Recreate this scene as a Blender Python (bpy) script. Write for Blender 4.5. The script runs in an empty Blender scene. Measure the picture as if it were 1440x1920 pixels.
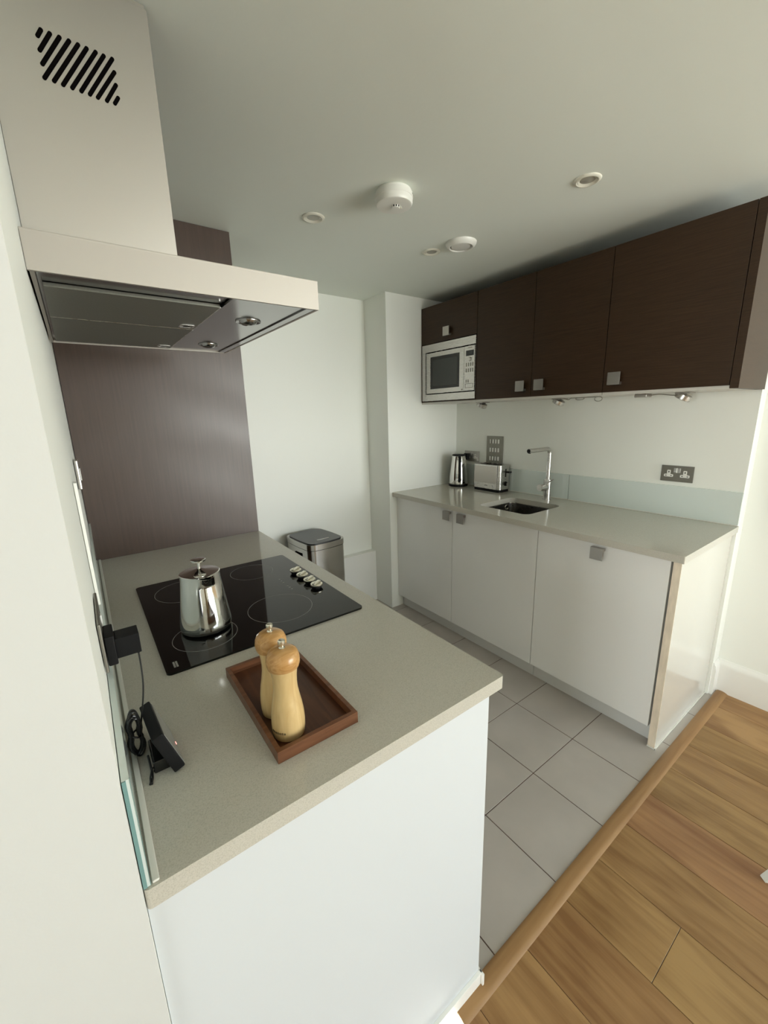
import bpy, bmesh, math, random
from mathutils import Matrix, Vector
random.seed(7)
S = bpy.context.scene
COL = S.collection

# ------------------------------------------------------------------ materials
def mat(name, col, rough=.5, metal=0., coat=0., coat_r=.05, spec=.5, var=.0, vscale=20., stretch=(1, 1, 1), bump=0., bscale=200., rvar=0., aniso=0., emit=None):
    m = bpy.data.materials.new(name); m.use_nodes = True
    N, L = m.node_tree.nodes, m.node_tree.links
    b = N['Principled BSDF']
    b.inputs['Base Color'].default_value = (*col, 1)
    b.inputs['Roughness'].default_value = rough
    b.inputs['Metallic'].default_value = metal
    b.inputs['Coat Weight'].default_value = coat
    b.inputs['Coat Roughness'].default_value = coat_r
    b.inputs['Specular IOR Level'].default_value = spec
    if aniso: b.inputs['Anisotropic'].default_value = aniso
    if emit:
        b.inputs['Emission Color'].default_value = (*emit[0], 1); b.inputs['Emission Strength'].default_value = emit[1]
    tc = N.new('ShaderNodeTexCoord'); mp = N.new('ShaderNodeMapping')
    mp.inputs['Scale'].default_value = stretch
    L.new(tc.outputs['Object'], mp.inputs['Vector'])
    if var or rvar:
        n = N.new('ShaderNodeTexNoise'); n.inputs['Scale'].default_value = vscale; n.inputs['Detail'].default_value = 6
        L.new(mp.outputs[0], n.inputs['Vector'])
    if var:
        r = N.new('ShaderNodeMapRange'); r.inputs['From Min'].default_value = .3; r.inputs['From Max'].default_value = .7
        r.inputs['To Min'].default_value = 1 - var; r.inputs['To Max'].default_value = 1 + var
        L.new(n.outputs['Fac'], r.inputs['Value'])
        mx = N.new('ShaderNodeMix'); mx.data_type = 'RGBA'; mx.blend_type = 'MULTIPLY'; mx.inputs[0].default_value = 1
        mx.inputs[6].default_value = (*col, 1)
        L.new(r.outputs[0], mx.inputs[7]); L.new(mx.outputs[2], b.inputs['Base Color'])
    if rvar:
        r2 = N.new('ShaderNodeMapRange'); r2.inputs['To Min'].default_value = rough - rvar; r2.inputs['To Max'].default_value = rough + rvar
        r2.inputs['From Min'].default_value = .3; r2.inputs['From Max'].default_value = .7
        L.new(n.outputs['Fac'], r2.inputs['Value']); L.new(r2.outputs[0], b.inputs['Roughness'])
    if bump:
        n2 = N.new('ShaderNodeTexNoise'); n2.inputs['Scale'].default_value = bscale; n2.inputs['Detail'].default_value = 3
        L.new(mp.outputs[0], n2.inputs['Vector'])
        bp = N.new('ShaderNodeBump'); bp.inputs['Strength'].default_value = bump; bp.inputs['Distance'].default_value = .002
        L.new(n2.outputs['Fac'], bp.inputs['Height']); L.new(bp.outputs[0], b.inputs['Normal'])
    return m

M = {}
M['wall'] = mat('wall_paint', (.85, .865, .825), .55, bump=.12, bscale=90, spec=.3)
M['wall_living'] = mat('shaded_wall_paint', (.60, .61, .60), .6, bump=.12, bscale=90, spec=.3)  # darker copy of the wall paint; near wall's shade is in its colour
M['ceiling'] = mat('ceiling_paint', (.785, .825, .775), .8, bump=.08, bscale=120, spec=.2)
M['trim'] = mat('trim_satin', (.84, .84, .81), .35)
M['gloss'] = mat('white_gloss', (.80, .80, .785), .12, coat=.6, coat_r=.04)
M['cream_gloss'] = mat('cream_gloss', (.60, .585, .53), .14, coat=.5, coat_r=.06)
M['bin_steel'] = mat('bin_steel', (.46, .445, .41), .19, 1, var=.02, vscale=4)
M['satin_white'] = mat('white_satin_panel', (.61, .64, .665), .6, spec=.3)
M['plinth'] = mat('plinth_grey', (.62, .62, .60), .25)
M['brown'] = mat('wenge_veneer', (.041, .0212, .0098), .36, spec=.28, var=.3, vscale=9, stretch=(1, 1, 60), bump=.25, bscale=30)
M['tallpanel'] = mat('wenge_panel', (.070, .046, .036), .34, spec=.5, var=.10, vscale=5, stretch=(30, 1, 1))
M['paleedge'] = mat('pale_veneer_edge', (.78, .68, .55), .5, var=.12, vscale=12, stretch=(4, 4, 1))
M['under'] = mat('pale_laminate', (.62, .60, .56), .4)
M['steel'] = mat('brushed_steel', (.60, .585, .56), .27, 1, var=.05, vscale=40, stretch=(1, 1, 40), rvar=.05)
M['steel_h'] = mat('brushed_steel_hood', (.48, .45, .41), .62, 1, var=.03, vscale=60, stretch=(1, 1, 60), rvar=.04)
M['duct'] = mat('satin_duct_steel', (.57, .54, .50), .42, 1, var=.02, vscale=3)
M['chrome'] = mat('polished_steel', (.78, .77, .74), .07, 1)
M['dsteel'] = mat('dark_polished_steel', (.30, .30, .30), .16, 1)
M['filter'] = mat('filter_mesh', (.19, .19, .165), .45, .6, var=.08, vscale=300)
M['nickel'] = mat('pewter_plate', (.22, .21, .18), .4, .8, var=.05, vscale=50)
M['knobsteel'] = mat('satin_handle', (.45, .43, .40), .35, 1)
M['knobm'] = mat('cream_metal', (.80, .77, .66), .32, 1)
M['white'] = mat('white_plastic', (.80, .80, .76), .35)
M['cream'] = mat('cream_plastic', (.76, .75, .66), .4)
M['creamshade'] = mat('grey_lens', (.40, .39, .34), .3)
M['black'] = mat('black_plastic', (.006, .006, .0065), .5, spec=.18)
M['cablerubber'] = mat('cable_rubber', (.008, .008, .008), .28)
M['blackgloss'] = mat('black_gloss', (.006, .006, .006), .06, spec=.6)
M['hobglass'] = mat('hob_glass', (.003, .003, .003), .045, spec=.35)
M['ringmark'] = mat('ring_print', (.30, .30, .28), .3)
M['darkglass'] = mat('oven_glass', (.045, .05, .048), .12)
M['grout'] = mat('grout', (.10, .06, .045), .9)
M['paintglass'] = mat('back_painted_glass', (.66, .73, .71), .06, coat=.5)
M['glassedge'] = mat('green_glass_edge', (.16, .30, .30), .12, coat=.5)
M['sealant'] = mat('white_sealant', (.72, .71, .66), .35)
M['lidblack'] = mat('smoked_lid', (.03, .03, .033), .25)
M['sinksteel'] = mat('sink_steel', (.22, .21, .19), .3, 1, rvar=.04, vscale=80)
M['screen'] = mat('grey_screen', (.20, .20, .19), .2)
M['led'] = mat('led', (.9, .3, .25), .4, emit=((1., .35, .3), 2.5))
M['void'] = mat('dark_void', (.003, .0025, .0025), .9, spec=.02)

def wood(name, c1, c2, rough, scale, axis=1, distort=1.2, bands=1.0):
    m = bpy.data.materials.new(name); m.use_nodes = True
    N, L = m.node_tree.nodes, m.node_tree.links; b = N['Principled BSDF']
    tc = N.new('ShaderNodeTexCoord'); mp = N.new('ShaderNodeMapping')
    s = [scale] * 3; s[axis] = scale * .09
    mp.inputs['Scale'].default_value = s
    L.new(tc.outputs['Object'], mp.inputs['Vector'])
    n = N.new('ShaderNodeTexNoise'); n.inputs['Scale'].default_value = 1; n.inputs['Detail'].default_value = 8; n.inputs['Distortion'].default_value = distort
    L.new(mp.outputs[0], n.inputs['Vector'])
    r = N.new('ShaderNodeValToRGB'); r.color_ramp.elements[0].color = (*c1, 1); r.color_ramp.elements[1].color = (*c2, 1)
    r.color_ramp.elements[0].position = .35; r.color_ramp.elements[1].position = .68
    L.new(n.outputs['Fac'], r.inputs[0]); L.new(r.outputs[0], b.inputs['Base Color'])
    b.inputs['Roughness'].default_value = rough
    return m
M['mill'] = wood('beech', (.56, .38, .17), (.68, .50, .25), .25, 60, 2)
M['millcap'] = wood('beech_cap', (.42, .22, .075), (.56, .33, .13), .22, 70, 0, 2.5)
M['tray'] = wood('walnut', (.055, .018, .007), (.10, .036, .014), .32, 50, 1, 1.5)
M['trayrim'] = wood('walnut_rim', (.11, .042, .018), (.19, .078, .036), .35, 50, 0, 1.5)
M['threshold'] = wood('oak_strip', (.25, .130, .048), (.32, .180, .072), .45, 30, 0)

def quartz():
    m = bpy.data.materials.new('quartz'); m.use_nodes = True
    N, L = m.node_tree.nodes, m.node_tree.links; b = N['Principled BSDF']
    tc = N.new('ShaderNodeTexCoord')
    n = N.new('ShaderNodeTexNoise'); n.inputs['Scale'].default_value = 650; n.inputs['Detail'].default_value = 2
    L.new(tc.outputs['Object'], n.inputs['Vector'])
    r = N.new('ShaderNodeValToRGB')
    e = r.color_ramp.elements
    e[0].position = .34; e[0].color = (.435, .415, .36, 1); e[1].position = .46; e[1].color = (.50, .48, .42, 1)
    k = e.new(.66); k.color = (.535, .515, .455, 1)
    L.new(n.outputs['Fac'], r.inputs[0]); L.new(r.outputs[0], b.inputs['Base Color'])
    b.inputs['Roughness'].default_value = .13
    b.inputs['Specular IOR Level'].default_value = .5
    return m
M['quartz'] = quartz()

def plank_mat():
    m = bpy.data.materials.new('oak_planks'); m.use_nodes = True
    N, L = m.node_tree.nodes, m.node_tree.links; b = N['Principled BSDF']
    at = N.new('ShaderNodeAttribute'); at.attribute_name = 'tone'
    sp = N.new('ShaderNodeSeparateColor'); L.new(at.outputs['Color'], sp.inputs[0])
    tc = N.new('ShaderNodeTexCoord')
    off = N.new('ShaderNodeVectorMath'); off.operation = 'MULTIPLY_ADD'; off.inputs[1].default_value = (7, 13, 5)
    L.new(at.outputs['Color'], off.inputs[0]); L.new(tc.outputs['Object'], off.inputs[2])
    def noise(sx, sy, det, dist):
        mp = N.new('ShaderNodeMapping'); mp.inputs['Scale'].default_value = (sx, sy, 1)
        L.new(off.outputs[0], mp.inputs['Vector'])
        n = N.new('ShaderNodeTexNoise'); n.inputs['Scale'].default_value = 1; n.inputs['Detail'].default_value = det; n.inputs['Distortion'].default_value = dist
        L.new(mp.outputs[0], n.inputs['Vector']); return n.outputs['Fac']
    # cathedral grain: bands from a warped, stretched field
    base = noise(7, .9, 2, .3)
    mul = N.new('ShaderNodeMath'); mul.operation = 'MULTIPLY'; mul.inputs[1].default_value = 48; L.new(base, mul.inputs[0])
    sn = N.new('ShaderNodeMath'); sn.operation = 'SINE'; L.new(mul.outputs[0], sn.inputs[0])
    fine = noise(160, 6, 4, .2)
    blot = noise(9, 2.2, 4, .8)
    r = N.new('ShaderNodeValToRGB'); e = r.color_ramp.elements
    e[0].position = .30; e[0].color = (.205, .098, .032, 1); e[1].position = .74; e[1].color = (.365, .208, .084, 1)
    a1 = N.new('ShaderNodeMath'); a1.operation = 'MULTIPLY_ADD'; a1.inputs[1].default_value = .075; L.new(sn.outputs[0], a1.inputs[0]); L.new(blot, a1.inputs[2])
    a2 = N.new('ShaderNodeMath'); a2.operation = 'MULTIPLY_ADD'; a2.inputs[1].default_value = .30; L.new(fine, a2.inputs[0]); L.new(a1.outputs[0], a2.inputs[2])
    a3 = N.new('ShaderNodeMath'); a3.operation = 'MULTIPLY_ADD'; a3.inputs[1].default_value = .24; L.new(sp.outputs[0], a3.inputs[0]); L.new(a2.outputs[0], a3.inputs[2])
    a4 = N.new('ShaderNodeMath'); a4.operation = 'SUBTRACT'; a4.inputs[1].default_value = .26; L.new(a3.outputs[0], a4.inputs[0])
    L.new(a4.outputs[0], r.inputs[0])
    hs = N.new('ShaderNodeHueSaturation'); L.new(r.outputs[0], hs.inputs['Color'])
    h = N.new('ShaderNodeMapRange'); h.inputs['To Min'].default_value = .491; h.inputs['To Max'].default_value = .509; L.new(sp.outputs[1], h.inputs[0]); L.new(h.outputs[0], hs.inputs['Hue'])
    L.new(hs.outputs[0], b.inputs['Base Color'])
    b.inputs['Roughness'].default_value = .42
    return m
M['planks'] = plank_mat()
def tile_mat():
    m = mat('floor_tile', (.42, .385, .355), .38, var=.06, vscale=6, bump=.05, bscale=60)
    return m
M['tile'] = tile_mat()

def smear_mat():
    # tall unit end panel: veneer with wiped, smeary patches in its gloss
    m = M['tallpanel']; N, L = m.node_tree.nodes, m.node_tree.links; b = N['Principled BSDF']
    tc = N.new('ShaderNodeTexCoord')
    w = N.new('ShaderNodeTexWave'); w.wave_type = 'RINGS'; w.rings_direction = 'Y'
    mp = N.new('ShaderNodeMapping'); mp.inputs['Location'].default_value = (-.12, 0, -.05)
    L.new(tc.outputs['Object'], mp.inputs[0]); L.new(mp.outputs[0], w.inputs[0])
    w.inputs['Scale'].default_value = 1.3; w.inputs['Distortion'].default_value = 6; w.inputs['Detail'].default_value = 4; w.inputs['Detail Scale'].default_value = .8
    r = N.new('ShaderNodeMapRange'); r.inputs['To Min'].default_value = .33; r.inputs['To Max'].default_value = .39
    L.new(w.outputs['Fac'], r.inputs[0]); L.new(r.outputs[0], b.inputs['Roughness'])
smear_mat()

# ------------------------------------------------------------------ mesh helpers
def B(): return bmesh.new()
def add_bm(dst, src):
    me = bpy.data.meshes.new('tmp'); src.to_mesh(me); src.free(); dst.from_mesh(me); bpy.data.meshes.remove(me)
def box(bm, lo, hi, bev=0., seg=2, mtx=None):
    t = B(); bmesh.ops.create_cube(t, size=1)
    lo, hi = Vector(lo), Vector(hi)
    for v in t.verts:
        v.co = Vector([lo[i] + (v.co[i] + .5) * (hi[i] - lo[i]) for i in range(3)])
    if bev: bmesh.ops.bevel(t, geom=t.edges[:], offset=bev, segments=seg, profile=.5, affect='EDGES')
    if mtx: bmesh.ops.transform(t, matrix=mtx, verts=t.verts)
    add_bm(bm, t)
def lathe(bm, prof, c=(0, 0, 0), n=40, mtx=None):
    t = B(); rings = []
    for r, z in prof:
        if r < 1e-6: rings.append([t.verts.new((0, 0, z))])
        else: rings.append([t.verts.new((r * math.cos(2 * math.pi * k / n), r * math.sin(2 * math.pi * k / n), z)) for k in range(n)])
    for a, b_ in zip(rings, rings[1:]):
        if len(a) == 1 and len(b_) == 1: continue
        for k in range(n):
            k2 = (k + 1) % n
            if len(a) == 1: t.faces.new((a[0], b_[k], b_[k2]))
            elif len(b_) == 1: t.faces.new((a[k], b_[0], a[k2]))
            else: t.faces.new((a[k], b_[k], b_[k2], a[k2]))
    bmesh.ops.recalc_face_normals(t, faces=t.faces)
    m = Matrix.Translation(c) @ (mtx or Matrix())
    bmesh.ops.transform(t, matrix=m, verts=t.verts); add_bm(bm, t)
def tube(bm, pts, r, n=10, closed=False):
    pts = [Vector(p) for p in pts]; t = B(); rings = []; N = len(pts); up = None
    for i, p in enumerate(pts):
        a = pts[i - 1] if (i or closed) else p; b_ = pts[(i + 1) % N] if (i < N - 1 or closed) else p
        d = (b_ - a).normalized()
        if up is None: up = Vector((0, 0, 1)) if abs(d.z) < .9 else Vector((1, 0, 0))
        x = d.cross(up)
        if x.length < 1e-5: x = d.cross(Vector((0, 1, 0)))
        x.normalize(); y = x.cross(d).normalized(); up = y
        rr = r[i] if isinstance(r, (list, tuple)) else r
        rings.append([t.verts.new(p + x * rr * math.cos(2 * math.pi * k / n) + y * rr * math.sin(2 * math.pi * k / n)) for k in range(n)])
    for i in range(N if closed else N - 1):
        a, b_ = rings[i], rings[(i + 1) % N]
        for k in range(n): t.faces.new((a[k], a[(k + 1) % n], b_[(k + 1) % n], b_[k]))
    if not closed: t.faces.new(rings[0][::-1]); t.faces.new(rings[-1])
    bmesh.ops.recalc_face_normals(t, faces=t.faces); add_bm(bm, t)
def smooth_path(pts, k=6):
    P = [Vector(p) for p in pts]; out = []
    for i in range(len(P) - 1):
        p0 = P[max(i - 1, 0)]; p1 = P[i]; p2 = P[i + 1]; p3 = P[min(i + 2, len(P) - 1)]
        for j in range(k):
            t = j / k
            out.append(.5 * ((2 * p1) + (-p0 + p2) * t + (2 * p0 - 5 * p1 + 4 * p2 - p3) * t * t + (-p0 + 3 * p1 - 3 * p2 + p3) * t ** 3))
    out.append(P[-1]); return out
def rrect(x0, y0, x1, y1, r, n=6):
    o = []
    for cx, cy, a in ((x1 - r, y0 + r, -90), (x1 - r, y1 - r, 0), (x0 + r, y1 - r, 90), (x0 + r, y0 + r, 180)):
        for k in range(n + 1):
            t = math.radians(a + 90 * k / n); o.append((cx + r * math.cos(t), cy + r * math.sin(t)))
    return o
def prism(bm, loop, z0, z1, holes=(), f=None, bev=0.):
    """extrude a 2-D outline; f maps (u, v, w) to 3-D"""
    t = B(); f = f or (lambda u, v, w: (u, v, w))
    edges = []
    for lp in [loop] + list(holes):
        vs = [t.verts.new((p[0], p[1], z0)) for p in lp]
        edges += [t.edges.new((vs[i], vs[(i + 1) % len(vs)])) for i in range(len(vs))]
    if holes:
        bmesh.ops.triangle_fill(t, use_beauty=True, edges=edges)
    else:
        t.faces.new(t.verts[:])
    g = bmesh.ops.extrude_face_region(t, geom=t.faces[:])
    for v in g['geom']:
        if isinstance(v, bmesh.types.BMVert): v.co.z = z1
    if bev:
        ed = [e for e in t.edges if abs(e.verts[0].co.z - z1) < 1e-9 and abs(e.verts[1].co.z - z1) < 1e-9 and len(e.link_faces) == 2 and any(abs(fc.normal.z) < .5 for fc in e.link_faces)]
        t.normal_update()
        ed = [e for e in t.edges if all(abs(v.co.z - z1) < 1e-9 for v in e.verts) and len(e.link_faces) == 2 and (min(abs(fc.normal.z) for fc in e.link_faces) < .5)]
        bmesh.ops.bevel(t, geom=ed, offset=bev, segments=2, profile=.5, affect='EDGES')
    for v in t.verts: v.co = Vector(f(*v.co))
    bmesh.ops.recalc_face_normals(t, faces=t.faces); add_bm(bm, t)

def obj(name, bm, m, parent=None, origin=None, ang=35):
    me = bpy.data.meshes.new(name)
    if origin is not None: bmesh.ops.translate(bm, vec=-Vector(origin), verts=bm.verts)
    bm.to_mesh(me); bm.free()
    o = bpy.data.objects.new(name, me); COL.objects.link(o)
    me.materials.append(M[m] if isinstance(m, str) else m)
    for p in me.polygons: p.use_smooth = True
    me.set_sharp_from_angle(angle=math.radians(ang))
    wn = o.modifiers.new('weighted_normal', 'WEIGHTED_NORMAL'); wn.mode = 'FACE_AREA'; wn.weight = 100; wn.keep_sharp = True
    if origin is not None: o.location = origin
    if parent is not None:
        o.parent = parent
        if parent.type == 'EMPTY': o.matrix_parent_inverse = Matrix.Translation(-parent.location)
        elif parent.parent is None: o.matrix_parent_inverse = Matrix.Translation(-parent.location)
    return o
def thing(name, loc, label, cat, group=None):
    e = bpy.data.objects.new(name, None); e.empty_display_size = .05; e.location = loc; COL.objects.link(e)
    return tag(e, label, cat, group)
def tag(o, label, cat, group=None, kind=None):
    o['label'] = label; o['category'] = cat
    if group: o['group'] = group
    if kind: o['kind'] = kind
    return o
def struct(name, bm, m, label=None, cat=None):
    o = obj(name, bm, m); o['kind'] = 'structure'
    if label: o['label'] = label
    if cat: o['category'] = cat
    return o
def bobj(name, lo, hi, m, parent=None, bev=0., origin=None):
    bm = B(); box(bm, lo, hi, bev); return obj(name, bm, m, parent, origin)
def dup(root, loc, label=None, rotz=None):
    r = root.copy(); COL.objects.link(r); r.location = loc
    if rotz is not None: r.rotation_euler.z = rotz
    if label: r['label'] = label
    for ch in list(root.children):
        c = ch.copy(); COL.objects.link(c); c.parent = r; c.matrix_parent_inverse = ch.matrix_parent_inverse
        for g in list(ch.children):
            d = g.copy(); COL.objects.link(d); d.parent = c; d.matrix_parent_inverse = g.matrix_parent_inverse
    return r

# ------------------------------------------------------------------ dimensions (metres)
H = .90; CZ = 2.22
W1, L1 = .672, 1.487           # peninsula worktop
X3, L3 = 1.760, 1.840          # pillar
XR = 2.4334; L2 = 2.093        # right wall, far wall
XF, XD, XP = 1.782, 1.8235, 1.870
YE = .032
XU, ZB, ZT = 2.067, 1.524, 2.149
LX = -.003                     # face of the left wall
XN = 2.515                     # recessed wall by the living room
YB = -3.6                      # back wall with the window
XW = -4.5                      # living room left wall

# ------------------------------------------------------------------ setting
def wallbox(name, boxes, label, cat='wall', m='wall'):
    bm = B()
    for lo, hi in boxes: box(bm, lo, hi)
    return struct(name, bm, m, label, cat)
wallbox('wall_left', [((-.14, .0045, 0), (LX, 2.2, CZ))], 'white painted wall beside the hob that carries the extractor hood')
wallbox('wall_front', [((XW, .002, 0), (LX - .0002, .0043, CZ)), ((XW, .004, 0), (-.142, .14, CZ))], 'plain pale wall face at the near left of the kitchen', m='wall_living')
wallbox('wall_far', [((-.14, L2, 0), (X3 + .02, 2.2, CZ))], 'white end wall behind the pedal bin')
wallbox('wall_pillar', [((X3, L3, 0), (XR + .15, 2.2, CZ))], 'white boxed pillar at the far end of the sink run')
wallbox('wall_right', [((XR, .037, 0), (XR + .25, L3, CZ))], 'white wall above the sink worktop')
wallbox('wall_living', [((XN, -.50, 0), (XN + .18, .16, CZ)), ((XN + .18, .03, 0), (5.3, .16, CZ))], 'white recessed wall at the right of the wooden floor')
SY0, SY1 = -2.1, -.5
wallbox('wall_side', [((XW - .12, YB, 0), (XW, SY0, CZ)), ((XW - .12, SY1, 0), (XW, .14, CZ)), ((XW - .12, SY0, 0), (XW, SY1, .1)), ((XW - .12, SY0, 2.16), (XW, SY1, CZ)), ((5.3, YB - .15, 0), (5.42, .16, CZ))], 'white side walls of the living room')
XE = 5.3
WX0, WX1, WZ0, WZ1 = 1.4, 4.5, .10, 2.16
wallbox('wall_back', [((XW - .12, YB - .15, 0), (WX0, YB, CZ)), ((WX1, YB - .15, 0), (XE, YB, CZ)),
                      ((WX0, YB - .15, 0), (WX1, YB, WZ0)), ((WX0, YB - .15, WZ1), (WX1, YB, CZ))], 'white wall around the large window behind the camera')
bm = B()
for x in [WX0 + (WX1 - WX0 - .06) * k / 3 for k in range(4)]: box(bm, (x, YB - .1, WZ0), (x + .06, YB - .04, WZ1), .003)
for z in (WZ0, WZ1 - .06): box(bm, (WX0, YB - .1, z), (WX1, YB - .04, z + .06), .003)
struct('window_1', bm, 'white', 'large white framed window behind the camera', 'window')
bm = B()
for y in (SY0, (SY0 + SY1) / 2 - .03, SY1 - .06): box(bm, (XW - .1, y, .1), (XW - .04, y + .06, 2.16), .003)
for z in (.1, 2.10): box(bm, (XW - .1, SY0, z), (XW - .04, SY1, z + .06), .003)
struct('window_added', bm, 'white', 'unseen white framed window added in the far left side wall to light the sink wall', 'window')  # unseen second window, added to brighten the wall above the sink
wallbox('ceiling', [((XW - .12, YB - .15, CZ), (5.45, 2.25, CZ + .1))], 'flat off white ceiling', 'ceiling', 'ceiling')

# tiled floor, one mesh with the tiles and the dark grout under them
TX, TY, X0, Y0 = .2963, .2967, 1.6046, .5964
TH0, TH1 = -.028, .0185
bm = B(); g = .0016
for i in range(-6, 4):
    for j in range(-3, 6):
        xa, xb = X0 + i * TX + g, X0 + (i + 1) * TX - g; ya, yb = Y0 + j * TY + g, Y0 + (j + 1) * TY - g
        xa, xb = max(xa, -.1), min(xb, XN); ya, yb = max(ya, TH1 - .005), min(yb, L2 + .01)
        if xb - xa > .004 and yb - ya > .004: box(bm, (xa, ya, -.012), (xb, yb, 0), .0007, 1)
tf = struct('floor_tiles', bm, 'tile', 'square pale grey tiles on the kitchen floor', 'floor')
bobj('grout_bed', (-.1, TH1 - .005, -.03), (XN, L2 + .01, -.0015), 'grout', tf)
# oak plank floor
bm = B(); lay = bm.loops.layers.float_color.new('tone')
PW = .195; xs = [.602 + PW * k for k in range(-27, 25)]
rnd = random.Random(11)
tones = {}
for k, x in enumerate(xs):
    xa, xb = max(x, XW - .1), min(x + PW, 5.35)
    if xb - xa < .01: continue
    rr = random.Random(100 + k)
    cut = -.2625 if abs(x - .992) < .01 else TH0 - rr.uniform(.35, 1.3)
    ys = [TH0 + .004]
    while cut > YB: ys.append(cut); cut -= 1.25
    ys.append(YB)
    for a, b_ in zip(ys, ys[1:]):
        n0 = len(bm.faces); box(bm, (xa + .0007, b_ + .0007, -.014), (xb - .0007, a - .0007, 0), .0006, 1)
        bm.faces.ensure_lookup_table(); tn = (rr.random(), rr.random(), rr.random(), 1)
        for f in bm.faces[n0:]:
            for l in f.loops: l[lay] = tn
fl = struct('floor', bm, 'planks', 'golden oak plank floor of the living room', 'floor')
bobj('plank_bed', (XW - .1, YB - .1, -.03), (5.4, TH0, -.003), M['grout'], fl)
# rounded oak threshold strip
bm = B()
prof = [(TH0 - .001, 0), (TH0 + .002, .0022), (TH0 + .007, .0048), (TH0 + .014, .0075), ((TH0 + TH1) / 2 + .004, .009), (TH1 - .008, .0075), (TH1 - .002, .005), (TH1, 0)]
prism(bm, prof, .55, XN - .005, f=lambda u, v, w: (w, u, v))
struct('trim_1', bm, 'threshold', 'rounded oak threshold strip between the tiles and the planks', 'threshold')
# low boxing under the far wall
bobj_ = B(); box(bobj_, (.68, 2.037, 0), (X3, L2, .413), .002); struct('trim_2', bobj_, 'trim', 'low white boxing along the foot of the end wall', 'boxing')
def skirt(name, segs, label):
    bm = B()
    pf = [(0, 0), (.015, 0), (.015, .14), (.012, .150), (.012, .158), (.006, .168), (.003, .178), (0, .178)]
    for fn, a, b_ in segs: prism(bm, pf, a, b_, f=fn)
    return struct(name, bm, 'trim', label, 'skirting board')
skirt('baseboard_right', [(lambda u, v, w: (XN - u, w, v), -.50, .037), (lambda u, v, w: (w, .037 - u, v), XR + .008, XN)], 'white moulded skirting board at the foot of the recessed right wall')
skirt('baseboard_front', [(lambda u, v, w: (w, .002 - u, v), XW, LX - .35)], 'white skirting board along the near left wall')

# ------------------------------------------------------------------ peninsula
pc = thing('base_cabinet', (.33, .75, 0), 'white peninsula base cabinet with plain end panel under the hob worktop', 'cabinet')
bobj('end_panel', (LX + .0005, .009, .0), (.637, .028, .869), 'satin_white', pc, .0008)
bobj('carcass', (.0, .029, .1), (.60, L1 - .003, .869), 'gloss', pc)
bobj('plinth', (.01, .029, 0), (.575, L1 - .003, .1), 'plinth', pc)
bm = B(); box(bm, (-.002, 0, 0), (.643, .009, .045), .001); box(bm, (.637, -.006, 0), (.643, .03, .045), .001)
obj('skirting', bm, 'trim', pc)
for a, b_ in ((.025, .44), (.444, 1.05), (1.054, L1 - .006)):
    d = bobj('door', (.601, a, .102), (.62, b_, .865), 'gloss', pc, .001)
bm = B(); prism(bm, rrect(LX + .0005, 0, W1, L1 - .001, .006, 3), H - .03, H, bev=.0025)
o = obj('peninsula_worktop', bm, 'quartz', None, (W1 / 2, L1 / 2, H - .03)); tag(o, 'beige speckled stone worktop on the white peninsula with the hob', 'worktop')
o.location.z += .0
bobj('sealant_bead', (.0075, .004, H), (.0155, L1 - .001, H + .004), 'sealant', o, .0015)

# tall wenge housing at the far end
tc_ = thing('tall_cabinet', (.33, 1.8, 0), 'dark brown tall cabinet at the far end of the hob worktop, reaching the ceiling', 'cabinet')
bobj('side_panel', (LX + .002, L1, 0), (.672, L1 + .02, CZ - .002), 'tallpanel', tc_)
bobj('carcass', (.01, L1 + .021, .1), (.645, L2 - .004, CZ - .01), 'brown', tc_)
bobj('plinth', (.01, L1 + .021, 0), (.60, L2 - .004, .1), 'plinth', tc_)
for z0, z1 in ((.102, 1.2), (1.204, CZ - .012)):
    d = bobj('door', (.646, L1 + .022, z0), (.664, L2 - .006, z1), 'brown', tc_, .001)
    zz = 1.12 if z0 < 1 else 1.25
    bobj('handle', (.664, 1.55, zz), (.686, 1.604, zz + .055), 'knobsteel', d, .002)

# left glass upstand
o = bobj('glass_upstand', (LX + .001, .004, H + .0005), (.0055, L1 - .001, 1.057), 'paintglass', None, 0, (0, .74, H + .0005))
tag(o, 'low glass upstand along the left wall behind the hob worktop', 'glass upstand')
bm = B(); box(bm, (LX + .001, .0025, H + .001), (.0022, .0039, 1.0568)); box(bm, (.0056, .0035, H + .001), (.0061, .0060, 1.0572))
obj('glass_edge', bm, 'glassedge', o)

# ------------------------------------------------------------------ hob
hb = thing('hob', (.352, .748, H), 'black glass ceramic hob with four cooking zones set in the peninsula worktop', 'hob')
bm = B(); prism(bm, rrect(.0945, .4492, .6107, 1.0461, .012), H + .0002, H + .0055, bev=.0015)
obj('glass_plate', bm, 'hobglass', hb)
def ring(cx, cy, r, w=.0012):
    bm = B(); n = 72; zz = H + .0057
    a = [bm.verts.new((cx + (r - w) * math.cos(2 * math.pi * k / n), cy + (r - w) * math.sin(2 * math.pi * k / n), zz)) for k in range(n)]
    b_ = [bm.verts.new((cx + r * math.cos(2 * math.pi * k / n), cy + r * math.sin(2 * math.pi * k / n), zz)) for k in range(n)]
    for k in range(n): bm.faces.new((a[k], b_[k], b_[(k + 1) % n], a[(k + 1) % n]))
    obj('cooking_zone', bm, 'ringmark', hb)
RINGS = [(.419, .600, .092), (.449, .936, .074), (.205, .575, .078), (.226, .915, .092)]
for r_ in RINGS: ring(*r_)
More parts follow.
